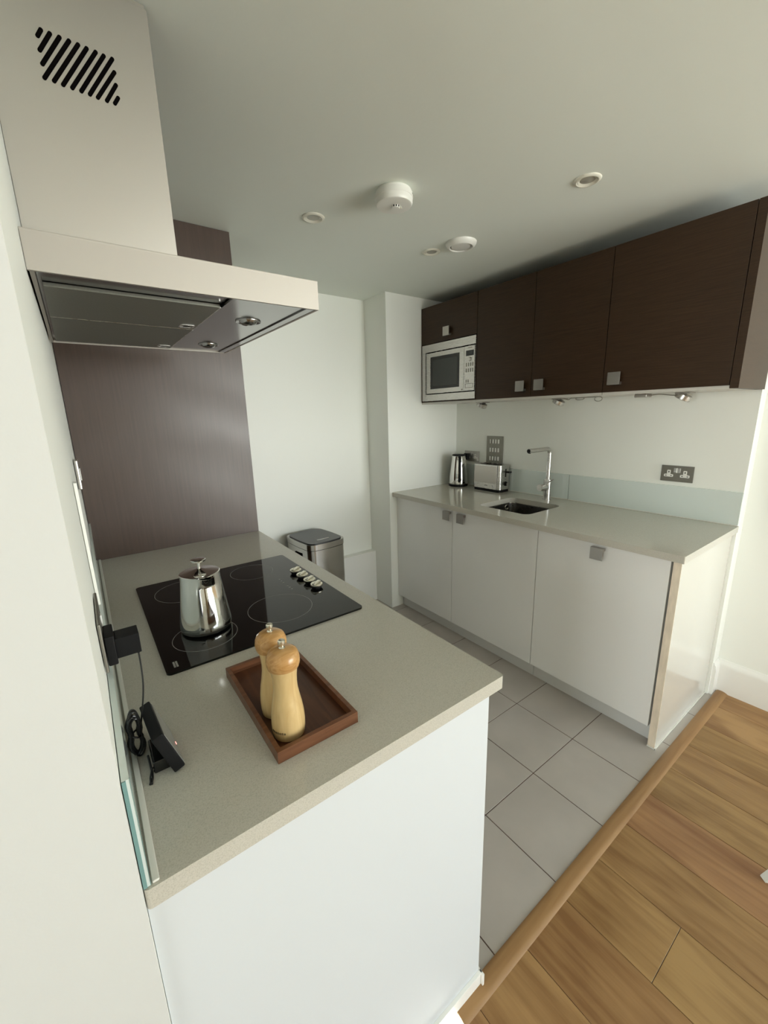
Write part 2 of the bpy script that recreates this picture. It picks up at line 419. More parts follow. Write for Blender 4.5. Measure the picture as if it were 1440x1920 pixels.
for i, y in enumerate((.823, .769, .713, .662)):
    bm = B(); lathe(bm, [(0, .008), (.0195, .008), (.0203, .010), (.0203, .0125), (.0190, .014), (0, .014)], (.569, y, H + .0056), 32)
    kb = obj('knob', bm, 'knobm', hb)
    bm = B(); lathe(bm, [(0, 0), (.0155, 0), (.0155, .008), (0, .008)], (.569, y, H + .0056), 28); obj('collar', bm, 'black', kb)
    a = math.radians((20, 20, 20, 20)[i])
    mt = Matrix.Translation((.569, y, H + .0195)) @ Matrix.Rotation(a + math.pi * .06, 4, 'Z')
    bm = B(); box(bm, (-.0185, -.0060, 0), (.0185, .0060, .0055), .002, 2, mt); g1 = obj('grip', bm, 'knobm', kb)
    bm = B(); box(bm, (-.016, -.0012, .0055), (-.009, .0012, .0058), 0, 2, mt); obj('pointer', bm, 'black', kb)
bm = B()
for k in range(2): box(bm, (.1125 + k * .0055, .468, H + .0056), (.1165 + k * .0055, .494, H + .0058))
obj('printed_mark', bm, 'ringmark', hb)
for k in (0, 1, 2, 4, 5, 6):
    bobj('control_symbol', (.498, .70 + k * .017, H + .0056), (.503, .705 + k * .017, H + .0057), 'ringmark', hb)

# coffee pot
PX, PY, PZ = .219, .620, H + .0058
cp = thing('coffee_pot', (PX, PY, PZ), 'polished steel coffee pot with flat lid knob standing on the hob', 'coffee pot')
spd = Vector((.12, -.99)).normalized()
t = B(); n = 64; rings = []
prof = [(0, 0), (.056, 0), (.0605, .0015), (.0635, .006), (.0645, .013), (.0635, .022), (.0605, .045), (.057, .072), (.0535, .10), (.0505, .125), (.0498, .131), (.0485, .145), (.048, .1535), (.0468, .1535), (.0472, .145), (.049, .131), (.049, .125), (0, .12)]
for r_, z in prof:
    if r_ == 0: rings.append([t.verts.new((0, 0, z))]); continue
    row = []
    for k in range(n):
        a = 2 * math.pi * k / n; dx, dy = math.cos(a), math.sin(a); c = dx * spd.x + dy * spd.y
        push = 0; dz = 0
        if z > .13 and c > .90: wgt = ((c - .90) / .10) ** 1.2; push = .013 * wgt * ((z - .13) / .0235) ** 1.2; dz = -.002 * wgt if z > .15 else 0
        row.append(t.verts.new(((r_ + push) * dx, (r_ + push) * dy, z + dz)))
    rings.append(row)
for a, b_ in zip(rings, rings[1:]):
    for k in range(n):
        k2 = (k + 1) % n
        if len(a) == 1: t.faces.new((a[0], b_[k], b_[k2]))
        elif len(b_) == 1: t.faces.new((a[k], b_[0], a[k2]))
        else: t.faces.new((a[k], b_[k], b_[k2], a[k2]))
bmesh.ops.recalc_face_normals(t, faces=t.faces); bmesh.ops.translate(t, vec=(PX, PY, PZ), verts=t.verts)
obj('body', t, 'chrome', cp, ang=50)
bm = B(); lathe(bm, [(0, .152), (.0465, .152), (.0492, .1535), (.0492, .1555), (.047, .157), (.030, .160), (.012, .1635), (.006, .166), (0, .166)], (PX, PY, PZ), 56)
lid = obj('lid', bm, 'chrome', cp)
bm = B(); lathe(bm, [(0, .165), (.0038, .165), (.0034, .171), (.0034, .183), (.006, .185), (.0175, .186), (.0185, .188), (.0185, .190), (.0165, .1915), (.010, .1925), (0, .1928)], (PX, PY, PZ), 32)
obj('knob', bm, 'chrome', lid)
bm = B(); hd = Vector((.42, .90, 0)).normalized()
hp = [(.0495, .142), (.060, .1425), (.072, .137), (.082, .115), (.088, .085), (.088, .055), (.082, .036), (.070, .030), (.0608, .031)]
tube(bm, smooth_path([(PX + hd.x * a, PY + hd.y * a, PZ + z) for a, z in hp], 5), .0038, 10)
obj('handle', bm, 'black', cp)

# tray and mills
tr = thing('wooden_tray', (.272, .221, H), 'dark brown rectangular wooden tray on the peninsula worktop', 'tray')
x0, x1, y0, y1 = .198, .351, .077, .367
bobj('base', (x0 + .004, y0 + .004, H + .0005), (x1 - .004, y1 - .004, H + .0065), 'tray', tr)
bm = B()
prism(bm, [(x0, y0), (x1, y0), (x1, y1), (x0, y1)], H + .0005, H + .0225, holes=[[(x0 + .008, y0 + .008), (x1 - .008, y0 + .008), (x1 - .008, y1 - .008), (x0 + .008, y1 - .008)]], bev=.001)
obj('rim', bm, 'trayrim', tr)
MZ = H + .0066
def mill(x, y, label, mark):
    e = thing('pepper_mill', (x, y, MZ), label, 'pepper mill', 'wooden mills on the tray')
    bm = B(); lathe(bm, [(0, 0), (.0255, 0), (.0272, .0015), (.0285, .012), (.0288, .025), (.0280, .042), (.0258, .058), (.0228, .074), (.0208, .088), (.0203, .100), (.0210, .112), (.0222, .122), (.0232, .129), (0, .129)], (x, y, MZ), 48)
    b_ = obj('body', bm, 'mill', e)
    bm = B(); lathe(bm, [(0, .1295), (.0225, .1295), (.0262, .131), (.0280, .137), (.0283, .143), (.0272, .151), (.0242, .158), (.0185, .1625), (.010, .1645), (0, .165)], (x, y, MZ), 48)
    obj('cap', bm, 'millcap', e)
    bm = B(); lathe(bm, [(0, .164), (.0052, .164), (.0052, .1655), (.0036, .167), (.0036, .1695), (.0052, .171), (.0062, .174), (.0060, .178), (.0045, .1795), (0, .180)], (x, y, MZ), 24)
    obj('finial', bm, 'knobm', e)
    if mark:
        # tiny burnt-in maker's mark, a curved row of letters low on the body
        bm = B(); rr = .02885
        a0 = math.radians(-176)
        for k, wd in enumerate((1.0, .5, .8, .8, .5, .8, 1.0)):
            a = a0 + k * .145
            for s in ((-.0011, .0004), (.0007, .0004)):
                mt = Matrix.Translation((x, y, MZ + .0165)) @ Matrix.Rotation(a, 4, 'Z') @ Matrix.Translation((rr - .0004, s[0], 0))
                box(bm, (0, 0, 0), (.0006, .0006, .004), 0, 2, mt)
            mt = Matrix.Translation((x, y, MZ + .0165)) @ Matrix.Rotation(a, 4, 'Z') @ Matrix.Translation((rr - .0004, -.0011, .0034 if k % 2 else .0017))
            box(bm, (0, 0, 0), (.0006, .0022 * wd, .0006), 0, 2, mt)
        obj('printed_mark', bm, 'black', b_)
    return e
mill(.2395, .1275, 'nearer of the two pale wooden mills, showing printed mark at its foot', True)
mill(.2440, .1930, 'further pale wooden mill, partly hidden behind the nearer mill on the tray', False)

# ------------------------------------------------------------------ hood
hx, hy0, hy1, hzb, hzt = .4836, .3805, 1.0843, 1.671, 1.728
hd_ = thing('extractor_hood', (0, .733, hzb), 'stainless steel chimney extractor hood mounted on the left wall above the hob', 'extractor hood')
bm = B()
box(bm, (LX + .0003, hy0, hzt - .004), (hx, hy1, hzt), .0008)
box(bm, (LX + .0003, hy0, hzb), (hx, hy0 + .006, hzt - .003), .0012)
box(bm, (0, hy1 - .006, hzb), (hx, hy1, hzt - .003), .0012)
box(bm, (hx - .006, hy0 + .002, hzb), (hx, hy1 - .002, hzt - .003), .0012)
box(bm, (0, hy0 + .005, hzb), (.006, hy1 - .005, hzt - .003), .0008)
obj('canopy', bm, 'steel_h', hd_)
bm = B(); box(bm, (.306, hy0 + .007, hzb + .004), (hx - .026, hy1 - .007, hzb + .0075)); box(bm, (.007, hy0 + .007, hzb + .010), (.306, hy1 - .007, hzb + .013))
box(bm, (hx - .0255, hy0 + .007, hzb + .001), (hx - .007, hy1 - .007, hzb + .0075), .001)
up = obj('underside_panel', bm, 'dsteel', hd_)
bm = B(); box(bm, (hx + .0002, hy0 + .012, hzb + .004), (hx + .0018, hy1 - .012, hzt - .004), .0005); obj('front_trim', bm, 'dsteel', hd_)
for a, b_ in ((.474, .728), (.733, 1.062)):
    bm = B(); box(bm, (.012, a, hzb + .002), (.302, b_, hzb + .0095), .0015)
    fo = obj('grease_filter', bm, 'filter', hd_)
    bm = B(); tube(bm, [(.012, b_, hzb + .003), (.302, b_, hzb + .003)], .0016, 6); tube(bm, [(.302, a, hzb + .003), (.302, b_, hzb + .003)], .0016, 6); obj('filter_edge', bm, 'steel', fo)
    bm = B(); prism(bm, rrect(.262, b_ - .055, .296, b_ - .022, .004), hzb + .0005, hzb + .0022, holes=[rrect(.2655, b_ - .051, .2925, b_ - .026, .003)]); obj('latch_frame', bm, 'steel', fo)
    bm = B(); box(bm, (.272, b_ - .045, hzb + .0008), (.286, b_ - .032, hzb + .0019), .0005); obj('latch', bm, 'black', fo)
for y in (.575, .951):
    bm = B(); lathe(bm, [(.021, 0), (.0285, -.0025), (.0295, -.001), (.0295, .0008), (.021, .0008), (.021, 0)], (.394, y, hzb + .0035), 36); lo_ = obj('lamp_ring', bm, 'dsteel', hd_)
    bm = B(); lathe(bm, [(0, -.009), (.008, -.0085), (.015, -.0065), (.0195, -.003), (.0208, .001), (0, .001)], (.394, y, hzb + .002), 36); obj('lamp_lens', bm, 'dsteel', lo_)
chx0, chy0, chy1 = .2535, .575, .893
ch = B(); box(ch, (LX + .0003, chy0, hzt), (chx0, chy1, CZ - .008), .0015)
cho = obj('chimney_duct', ch, 'duct', hd_)
ch = B(); box(ch, (LX + .0003, chy0 + .003, CZ - .008), (chx0 - .003, chy1 - .003, CZ - .0005)); obj('inner_sleeve', ch, 'duct', hd_)
# twelve slanted slots on the near face
def ux(x): return .02 + (x - .02) * (chy0 + .4759) / (.68 + .4759)
def uz(z): return 1.4473 + (z - 1.4473) * (chy0 + .4759) / (.68 + .4759)
slots = [((.0849, 2.1759), (.077, 2.1621)), ((.0984, 2.1758), (.0764, 2.1397)), ((.1131, 2.176), (.0767, 2.1182)), ((.1281, 2.1763), (.0761, 2.0961)),
         ((.1425, 2.1761), (.0908, 2.0964)), ((.1563, 2.1756), (.1048, 2.0954)), ((.1713, 2.1755), (.1192, 2.0954)), ((.1847, 2.1746), (.1339, 2.0953)),
         ((.1994, 2.175), (.148, 2.095)), ((.1998, 2.1526), (.1614, 2.0943)), ((.1993, 2.1306), (.177, 2.0942)), ((.1998, 2.1086), (.1911, 2.0945))]
for p, q in slots:
    p = Vector((ux(p[0]), uz(p[1]))); q = Vector((ux(q[0]), uz(q[1]))); d = (p - q).normalized(); nrm = Vector((-d.y, d.x)); r = .0031
    p, q = p - d * r * .2, q + d * r * .2
    lp = []
    for k in range(9):
        a = math.pi * k / 8; lp.append(p + nrm * r * -math.cos(a) + d * r * math.sin(a))
    for k in range(9):
        a = math.pi * k / 8; lp.append(q + nrm * r * math.cos(a) - d * r * math.sin(a))
    bm = B(); prism(bm, [(v.x, v.y) for v in lp], chy0 - .0006, chy0 + .0005, f=lambda u, v, w: (u, w, v)); obj('vent_slot', bm, 'void', cho)

# ------------------------------------------------------------------ left wall fittings
o = bobj('switch_plate', (LX + .001, .955, 1.262), (.0075, 1.035, 1.345), 'knobsteel', None, .003, (0, .995, 1.262)); tag(o, 'small steel switch plate high on the left wall below the hood', 'switch')
bobj('rocker', (.007, .982, 1.285), (.010, 1.006, 1.32), 'white', o, .001)
o = bobj('cover_strip', (LX + .001, .50, 1.082), (.0035, .53, 1.335), 'white', None, .001, (0, .515, 1.082)); tag(o, 'narrow white vertical cover strip on the left wall above the glass upstand', 'cover strip')
so = thing('double_socket', (0, .27, 1.075), 'steel double socket on the left wall with a black plug in it', 'socket')
bobj('plate', (LX + .001, .215, 1.078), (.0025, .362, 1.158), 'nickel', so, .0015)
bobj('switch_rocker', (.0025, .283, 1.125), (.005, .295, 1.145), 'white', so, .001)
ad = thing('power_adapter', (.03, .25, 1.085), 'black plug-in power adapter in the left wall socket', 'power adapter')
bm = B(); box(bm, (.0032, .222, 1.084), (.016, .272, 1.132), .002, 2); obj('plug', bm, 'black', ad)
bobj('charger_body', (.0155, .232, 1.088), (.0485, .266, 1.121), 'black', ad, .001)
bm = B(); tube(bm, [(.044, .244, 1.0915), (.044, .244, 1.083)], .0028, 10); obj('cable_grommet', bm, 'black', ad)
cb = B()
tube(cb, smooth_path([(.044, .244, 1.088), (.044, .243, 1.06), (.0425, .240, 1.03), (.038, .238, 1.00), (.032, .234, .975), (.027, .226, .955)], 6), .0013, 8)
BX, BY = .019, .230
def loopw(cx, cy, z0, z1, w, ph, r=.0016):
    pts = []
    for k in range(28):
        a = 2 * math.pi * k / 28
        s = math.sin(a); c = math.cos(a); zz = (z0 + z1) / 2 + (z1 - z0) / 2 * c
        pinch = 1 - .45 * math.exp(-((zz - (z0 + (z1 - z0) * .55)) / .013) ** 2)
        pts.append((cx + w * s * pinch * math.cos(ph), cy + w * s * pinch * math.sin(ph) - .18 * (zz - .95), zz))
    tube(cb, pts, r, 8, True)
rr = random.Random(3)
for k in range(11):
    loopw(BX + rr.uniform(-.003, .003), BY + rr.uniform(-.006, .006), H + .003 + rr.uniform(0, .008), .992 + rr.uniform(-.012, .006), rr.uniform(.0075, .0105), math.radians(rr.uniform(-10, 25)))
tube(cb, [(BX + .008 * math.cos(a), BY + .009 * math.sin(a), .949 + .003 * math.sin(a * 2)) for a in [2 * math.pi * k / 16 for k in range(16)]], .0016, 8, True)
tube(cb, smooth_path([(.030, .212, .915), (.031, .190, .9025), (.0300, .172, .902), (.027, .165, .902)], 5), .0016, 8)
tube(cb, smooth_path([(.0265, .163, .902), (.027, .172, .904), (.030, .180, .908), (.0325, .186, .910)], 5), .0013, 8)
tube(cb, [(.0285, .1715, .9025), (.0265, .162, .9022)], [.0024, .0028], 8)
o = obj('power_cable', cb, 'cablerubber', None, (BX, BY, H)); tag(o, 'black cable tied in a bundle between the glass upstand and the display', 'cable')

en = thing('energy_display', (.06, .21, H), 'black countertop display leaning back beside the cable bundle', 'display')
# tilted slab: bottom front edge from A to Bp
A, Bp = Vector((.0768, .1618, H)), Vector((.0705, .262, H)); L_ = (Bp - A).length; yd = (Bp - A).normalized()
lean = math.radians(18); zd = Vector((0, 0, 1)) * math.cos(lean) + Vector((-1, 0, 0)) * math.sin(lean); xd = yd.cross(zd).normalized()
mt = Matrix((xd, yd, zd)).transposed().to_4x4(); mt.translation = A + Vector((0, 0, .0075))
bm = B(); box(bm, (-.0175, 0, 0), (-.0005, L_, .076), .002, 2, mt); obj('case', bm, 'black', en)
bm = B(); box(bm, (-.0005, .004, .004), (.0003, L_ - .004, .070), 0, 2, mt); obj('screen', bm, 'screen', en)
bm = B(); box(bm, (.0002, L_ * .52, .003), (.0008, L_ * .57, .006), 0, 2, mt); obj('indicator_light', bm, 'led', en)
bm = B(); box(bm, (.0335, .180, H), (.064, .241, H + .022), .003, 2, Matrix.Translation((0, 0, 0))); obj('stand', bm, 'blackgloss', en)

# ------------------------------------------------------------------ sink run
def sq_handle(parent, face_x, yc_, zc, low=True, s=.056, d=.023):
    bm = B(); box(bm, (face_x - d, yc_ - s / 2, zc - s / 2), (face_x - d + .005, yc_ + s / 2, zc + s / 2), .0008)
    z0 = zc - s / 2 if low else zc + s / 2 - .013
    box(bm, (face_x - d + .004, yc_ - s / 2, z0), (face_x, yc_ + s / 2, z0 + .013), .0008)
    return obj('handle', bm, 'knobsteel', parent)
sc_ = thing('base_cabinet', (2.1, 1.26, 0), 'white gloss double door base cabinet under the sink', 'cabinet')
bm = B(); box(bm, (XD + .019, .682, .094), (XD + .027, 1.836, .862)); box(bm, (XD + .02, .682, .094), (XR - .002, .70, .68)); box(bm, (XD + .02, 1.82, .094), (XR - .002, 1.836, .868)); box(bm, (XD + .02, .70, .094), (XR - .002, 1.82, .112))
obj('carcass', bm, 'gloss', sc_)
bobj('plinth', (XP, .682, 0), (XP + .016, 1.836, .094), 'plinth', sc_)
d1 = bobj('door', (XD, 1.279, .094), (XD + .018, 1.836, .863), 'gloss', sc_, .0012); sq_handle(d1, XD, 1.316, .819, False)
d2 = bobj('door', (XD, .6785, .094), (XD + .018, 1.2755, .863), 'gloss', sc_, .0012); sq_handle(d2, XD, 1.196, .819, False)
dw = thing('base_cabinet', (2.1, .38, 0), 'white gloss single door base unit next to the end panel', 'cabinet')
bobj('carcass', (XD + .019, .088, .094), (XR - .002, .678, .868), 'gloss', dw)
bobj('plinth', (XP, .0835, 0), (XP + .016, .680, .094), 'plinth', dw)
d3 = bobj('door', (XD, .0875, .094), (XD + .018, .675, .863), 'gloss', dw, .0012); sq_handle(d3, XD, .370, .818, False)
ep = thing('end_panel', (2.1, .066, 0), 'glossy white end panel with pale wood edge, near end of the sink run', 'end panel')
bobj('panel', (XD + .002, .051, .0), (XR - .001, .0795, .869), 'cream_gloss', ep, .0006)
bobj('edging', (XD, .051, .0), (XD + .002, .0795, .869), 'paleedge', ep)
bm = B(); box(bm, (XD - .003, .047, 0), (XR - .001, .0512, .006), .001); box(bm, (XD - .003, .047, 0), (XD + .0002, .081, .006), .001); obj('sealant', bm, 'sealant', ep)

bm = B()
hole = rrect(1.906, .803, 2.246, 1.153, .045, 8)
prism(bm, rrect(XF, YE, XR - .001, L3 - .001, .004, 3), H - .03, H, holes=[hole], bev=.002)
wt = obj('sink_worktop', bm, 'quartz', None, (2.1, .93, H - .03)); tag(wt, 'beige stone worktop with an undermounted sink cut out', 'worktop')
# sink bowl
sk_ = thing('sink', (2.076, .978, .73), 'rounded rectangular undermounted steel sink in the right hand worktop', 'sink')
t = B(); lv = []
def loop3(x0, y0, x1, y1, r, z): return [t.verts.new((p[0], p[1], z)) for p in rrect(x0, y0, x1, y1, r, 8)]
lv.append(loop3(1.88, .777, 2.272, 1.179, .06, H - .0305))
lv.append(loop3(1.908, .805, 2.244, 1.151, .044, H - .0305))
lv.append(loop3(1.910, .807, 2.242, 1.149, .042, H - .034))
lv.append(loop3(1.914, .811, 2.238, 1.145, .042, .75))
lv.append(loop3(1.920, .817, 2.232, 1.139, .044, .735))
lv.append(loop3(1.935, .832, 2.217, 1.124, .04, .728))
for a, b_ in zip(lv, lv[1:]):
    for k in range(len(a)): t.faces.new((a[k], b_[k], b_[(k + 1) % len(a)], a[(k + 1) % len(a)]))
t.faces.new(lv[-1]); bmesh.ops.recalc_face_normals(t, faces=t.faces)
obj('bowl', t, 'sinksteel', sk_)
bm = B(); lathe(bm, [(0, 0), (.040, 0), (.043, .0015), (.043, .003), (.028, .003), (.026, .001), (0, .001)], (2.076, .978, .7285), 36); obj('drain', bm, 'chrome', sk_)
bm = B(); mo = Matrix.Rotation(math.radians(90), 4, 'X')
lathe(bm, [(.008, 0), (.008, .002), (.012, .003), (.016, .0045), (.0175, .003), (.0175, 0), (0, 0)], (2.185, 1.1475, .845), 28, mo); ofl = obj('overflow', bm, 'chrome', sk_)
bm = B(); lathe(bm, [(0, .0), (.008, 0), (.008, .0022), (0, .0022)], (2.185, 1.147, .845), 20, mo); obj('overflow_hole', bm, 'void', ofl)

# tap
TXp, TYp = 2.345, .967
tp = thing('mixer_tap', (TXp, TYp, H), 'brushed steel right-angled mixer tap behind the sink', 'tap')
bm = B(); lathe(bm, [(0, 0), (.0265, 0), (.0265, .003), (.0235, .004), (.0235, .126), (.0225, .128), (0, .128)], (TXp, TYp, H), 32); obj('body', bm, 'steel', tp)
bm = B(); pth = [(TXp, TYp, H + .126), (TXp, TYp, 1.19)] + [(TXp - .028 + .028 * math.cos(a), TYp, 1.19 + .028 * math.sin(a)) for a in [math.pi / 2 * k / 8 for k in range(1, 9)]] + [(2.128, TYp, 1.218)]
tube(bm, pth, .0128, 24); spt = obj('spout', bm, 'steel', tp)
bm = B(); tube(bm, [(2.1275, TYp, 1.218), (2.126, TYp, 1.218)], .0110, 24); tube(bm, [(2.137, TYp, 1.206), (2.137, TYp, 1.203)], .007, 14); obj('spout_cap', bm, 'black', spt)
bm = B(); tube(bm, [(TXp - .01, TYp, .980), (TXp - .068, TYp + .012, .980)], .0215, 28); lv_ = obj('lever_hub', bm, 'steel', tp)
bm = B(); tube(bm, [(TXp - .035, TYp - .004, 1.000), (TXp - .020, TYp - .05, 1.035)], .0038, 12); obj('lever', bm, 'steel', lv_)

# right glass upstand, two panes
for a, b_, lab in ((YE + .004, .871, 'longer glass upstand panel behind the sink worktop, under the double socket'), (.874, L3 - .002, 'further glass upstand panel behind the tap, toaster and kettle')):
    o = bobj('glass_upstand', (XR - .008, a, H + .0005), (XR - .0005, b_, 1.0578), 'paintglass', None, .0006, (XR, (a + b_) / 2, H + .0005)); tag(o, lab, 'glass upstand', 'glass upstands behind the sink')
    bobj('sealant', (XR - .013, a, H + .0002), (XR - .008, b_, H + .004), 'sealant', o, .001)

# toaster
ts = thing('toaster', (2.36, 1.42, H), 'stainless steel two slot toaster with black base on the right worktop', 'toaster')
tx0, tx1, ty0, ty1 = 2.298, 2.421, 1.300, 1.542
bm = B(); prism(bm, rrect(tx0, ty0, tx1, ty1, .026, 6), H + .019, H + .187, bev=.010)
obj('shell', bm, 'steel', ts)
bm = B(); prism(bm, rrect(tx0 + .003, ty0 + .003, tx1 - .003, ty1 - .003, .026, 6), H + .0002, H + .0188); obj('base', bm, 'black', ts)
bm = B(); box(bm, (tx0 - .0012, ty0 + .026, H + .060), (tx0 + .0004, ty1 - .022, H + .178), .0006); obj('side_panel', bm, 'duct', ts)
bm = B()
for k, h_ in enumerate((.0016, .0016, .0024, .0016, .0016)): box(bm, (tx0 - .0006, 1.425 - k * .0055, H + .040), (tx0 + .0002, 1.429 - k * .0055, H + .040 + h_ * 2))
obj('maker_mark', bm, 'black', ts)
for x in (tx0 + .036, tx0 + .078): bobj('bread_slot', (x - .011, ty0 + .04, H + .1868), (x + .011, ty1 - .04, H + .1878), 'void', ts)
bobj('lever_slot', (tx0 + .060, ty0 - .0008, H + .105), (tx0 + .071, ty0 + .0005, H + .162), 'black', ts)
bobj('lever', (tx0 + .055, ty0 - .034, H + .136), (tx0 + .085, ty0 - .001, H + .145), 'black', ts, .002)
bm = B(); lathe(bm, [(0, 0), (.016, 0), (.016, .003), (.013, .004), (.012, .018), (0, .018)], (tx0 + .066, ty0 + .0002, H + .058), 24, Matrix.Rotation(math.radians(90), 4, 'X')); obj('dial', bm, 'black', ts)
bm = B(); lathe(bm, [(0, .018), (.0115, .018), (.0110, .0195), (0, .0195)], (tx0 + .066, ty0 + .0002, H + .058), 24, Matrix.Rotation(math.radians(90), 4, 'X')); obj('dial_cap', bm, 'knobsteel', ts)

# kettle
KX, KY = 2.330, 1.712
kt = thing('kettle', (KX, KY, H), 'polished steel kettle with black base in the far corner of the right worktop', 'kettle')
bm = B(); lathe(bm, [(0, 0), (.070, 0), (.073, .003), (.073, .014), (.070, .018), (0, .018)], (KX, KY, H), 48); obj('base', bm, 'black', kt)
bm = B(); lathe(bm, [(0, .0185), (.0705, .0185), (.0715, .03), (.070, .07), (.066, .12), (.060, .17), (.054, .205), (.050, .226), (.047, .230), (0, .230)], (KX, KY, H), 56); obj('body', bm, 'chrome', kt)
bm = B(); lathe(bm, [(0, .2302), (.047, .2302), (.050, .232), (.050, .237), (.044, .240), (0, .241)], (KX, KY, H), 40); obj('lid', bm, 'black', kt)
hdv = Vector((-.66, -.75, 0)).normalized()
bm = B(); hp = [(.048, .222), (.060, .226), (.078, .222), (.087, .205), (.090, .16), (.090, .10), (.088, .06), (.078, .045), (.071, .048)]
tube(bm, smooth_path([(KX + hdv.x * a, KY + hdv.y * a, H + z) for a, z in hp], 5), .0105, 14); obj('handle', bm, 'black', kt)

# wall sockets
def socket(name, y0, y1, z0, z1, label, plug=False, m='nickel'):
    e = thing(name, (XR, (y0 + y1) / 2, z0), label, 'socket')
    bobj('plate', (XR - .006, y0, z0), (XR - .0005, y1, z1), m, e, .001)
    w, h = y1 - y0, z1 - z0
    for i, f in enumerate((.25, .75)):
        yc_ = y0 + w * f; zc = z0 + h * .40
        bm = B()
        lp = [(-.0185, -.009), (.0185, -.009), (.0205, -.006), (.0205, .002), (.018, .004), (.008, .005), (.008, .023), (.006, .0255), (-.006, .0255), (-.008, .023), (-.008, .005), (-.018, .004), (-.0205, .002), (-.0205, -.006)]
        prism(bm, [(yc_ + a, zc + b_) for a, b_ in lp], XR - .0068, XR - .006, f=lambda u, v, w_: (w_, u, v))
        s_ = obj('pin_inlet', bm, 'white', e)
        bm = B(); box(bm, (XR - .0071, yc_ - .002, zc + .012), (XR - .0067, yc_ + .002, zc + .020))
        for q in (-.0115, .0115): box(bm, (XR - .0071, yc_ + q - .003, zc - .0045), (XR - .0067, yc_ + q + .003, zc - .001))
        obj('pin_hole', bm, 'void', s_)
    for q in (-.0085, .0085):
        bobj('rocker', (XR - .0085, (y0 + y1) / 2 + q - .0065, z0 + h * .56), (XR - .0058, (y0 + y1) / 2 + q + .0065, z0 + h * .86), 'steel', e, .001)
    bobj('rocker_divider', (XR - .0075, (y0 + y1) / 2 - .0018, z0 + h * .56), (XR - .006, (y0 + y1) / 2 + .0018, z0 + h * .86), 'white', e)
    return e
socket('double_socket', .237, .379, 1.0785, 1.159, 'dark metal double socket with white inserts on the wall right of the tap')
socket('double_socket', 1.600, 1.742, 1.0815, 1.161, 'steel double socket between the kettle and toaster holding a black plug', m='knobsteel')
bm = B(); box(bm, (XR - .034, 1.688, 1.094), (XR - .0074, 1.730, 1.142), .006, 3); pg = obj('kettle_plug', bm, 'black', None, (XR - .02, 1.709, 1.094)); tag(pg, 'black plug in the wall socket above the kettle', 'plug')
bm = B(); tube(bm, smooth_path([(XR - .022, 1.715, 1.096), (XR - .024, 1.718, 1.06), (XR - .022, 1.73, .98), (XR - .018, 1.77, .912), (XR - .022, 1.80, .904), (XR - .05, 1.815, .9035)], 6), .003, 8); obj('cord', bm, 'black', pg)
gs = thing('grid_switch', (XR, 1.456, 1.087), 'tall steel grid switch plate with three rows of white rockers above the toaster', 'switch')
bobj('plate', (XR - .006, 1.384, 1.087), (XR - .0005, 1.529, 1.277), 'nickel', gs, .001)
for r_ in range(3):
    for c in range(4):
        yc_ = 1.456 + (c - 1.5) * .0235; zc = 1.118 + r_ * .061
        first = (r_ == 2 and c == 3)
        bobj('rocker', (XR - .0105, yc_ - .0062, zc - .0145), (XR - .0058, yc_ + .0062, zc + .0145), 'knobsteel' if first else 'white', gs, .001)

# ------------------------------------------------------------------ wall cabinets
def carc(e, y0, y1, z0, z1, open_front=False):
    bm = B(); x0 = XU + .0195
    box(bm, (x0, y0, z0), (XR - .0015, y0 + .018, z1)); box(bm, (x0, y1 - .018, z0), (XR - .0015, y1, z1))
    box(bm, (x0, y0 + .018, z1 - .018), (XR - .0015, y1 - .018, z1)); box(bm, (XR - .012, y0 + .018, z0), (XR - .0015, y1 - .018, z1 - .018))
    o = obj('carcass', bm, 'brown', e)
    bobj('bottom_panel', (x0 - .0185 + .003, y0 + .0005, z0 - .012), (XR - .0015, y1 - .0005, z0 - .0002), 'under', e)
    return o
u0, u1, u2, u3, u4, ue = L3 - .003, 1.3286, .9344, .5435, .058, .0294
w1 = thing('wall_cabinet', (2.25, 1.58, ZB), 'dark brown wall cabinet at the far end housing the microwave, with a top flap door', 'cabinet')
carc(w1, u1, u0, ZB, ZT)
bobj('shelf', (XU + .02, u1 + .02, 1.914), (XR - .013, u0 - .02, 1.93), 'brown', w1)
fd = bobj('flap_door', (XU, u1 + .0015, 1.912), (XU + .019, u0 - .001, ZT), 'brown', w1, .001); sq_handle(fd, XU, 1.576, 1.966, True)
bm = B(); box(bm, (XU, u1 + .0015, ZB), (XU + .019, u1 + .0045, 1.911)); box(bm, (XU, u0 - .012, ZB), (XU + .019, u0 - .001, 1.911)); box(bm, (XU, u1 + .0045, ZB), (XU + .019, u0 - .012, ZB + .006)); obj('front_frame', bm, 'brown', w1)
w2 = thing('wall_cabinet', (2.25, .94, ZB), 'dark brown double door wall cabinet between the microwave and the near cabinet', 'cabinet')
carc(w2, u3 + .001, u1 - .001, ZB, ZT)
a = bobj('door', (XU, u2 + .0012, ZB), (XU + .019, u1 - .0015, ZT), 'brown', w2, .001); sq_handle(a, XU, .994, 1.583, True)
a = bobj('door', (XU, u3 + .0015, ZB), (XU + .019, u2 - .0012, ZT), 'brown', w2, .001); sq_handle(a, XU, .876, 1.583, True)
w3 = thing('wall_cabinet', (2.25, .30, ZB), 'dark brown single door wall cabinet nearest the window, square handle at its lower left', 'cabinet')
carc(w3, u4 + .001, u3 - .001, ZB, ZT)
a = bobj('door', (XU, u4 + .002, ZB), (XU + .019, u3 - .0015, ZT), 'brown', w3, .001); sq_handle(a, XU, .486, 1.583, True)
bobj('end_panel', (XU - .001, ue, ZB - .012), (XR - .0015, u4 - .0005, ZT), 'brown', w3, .0008)

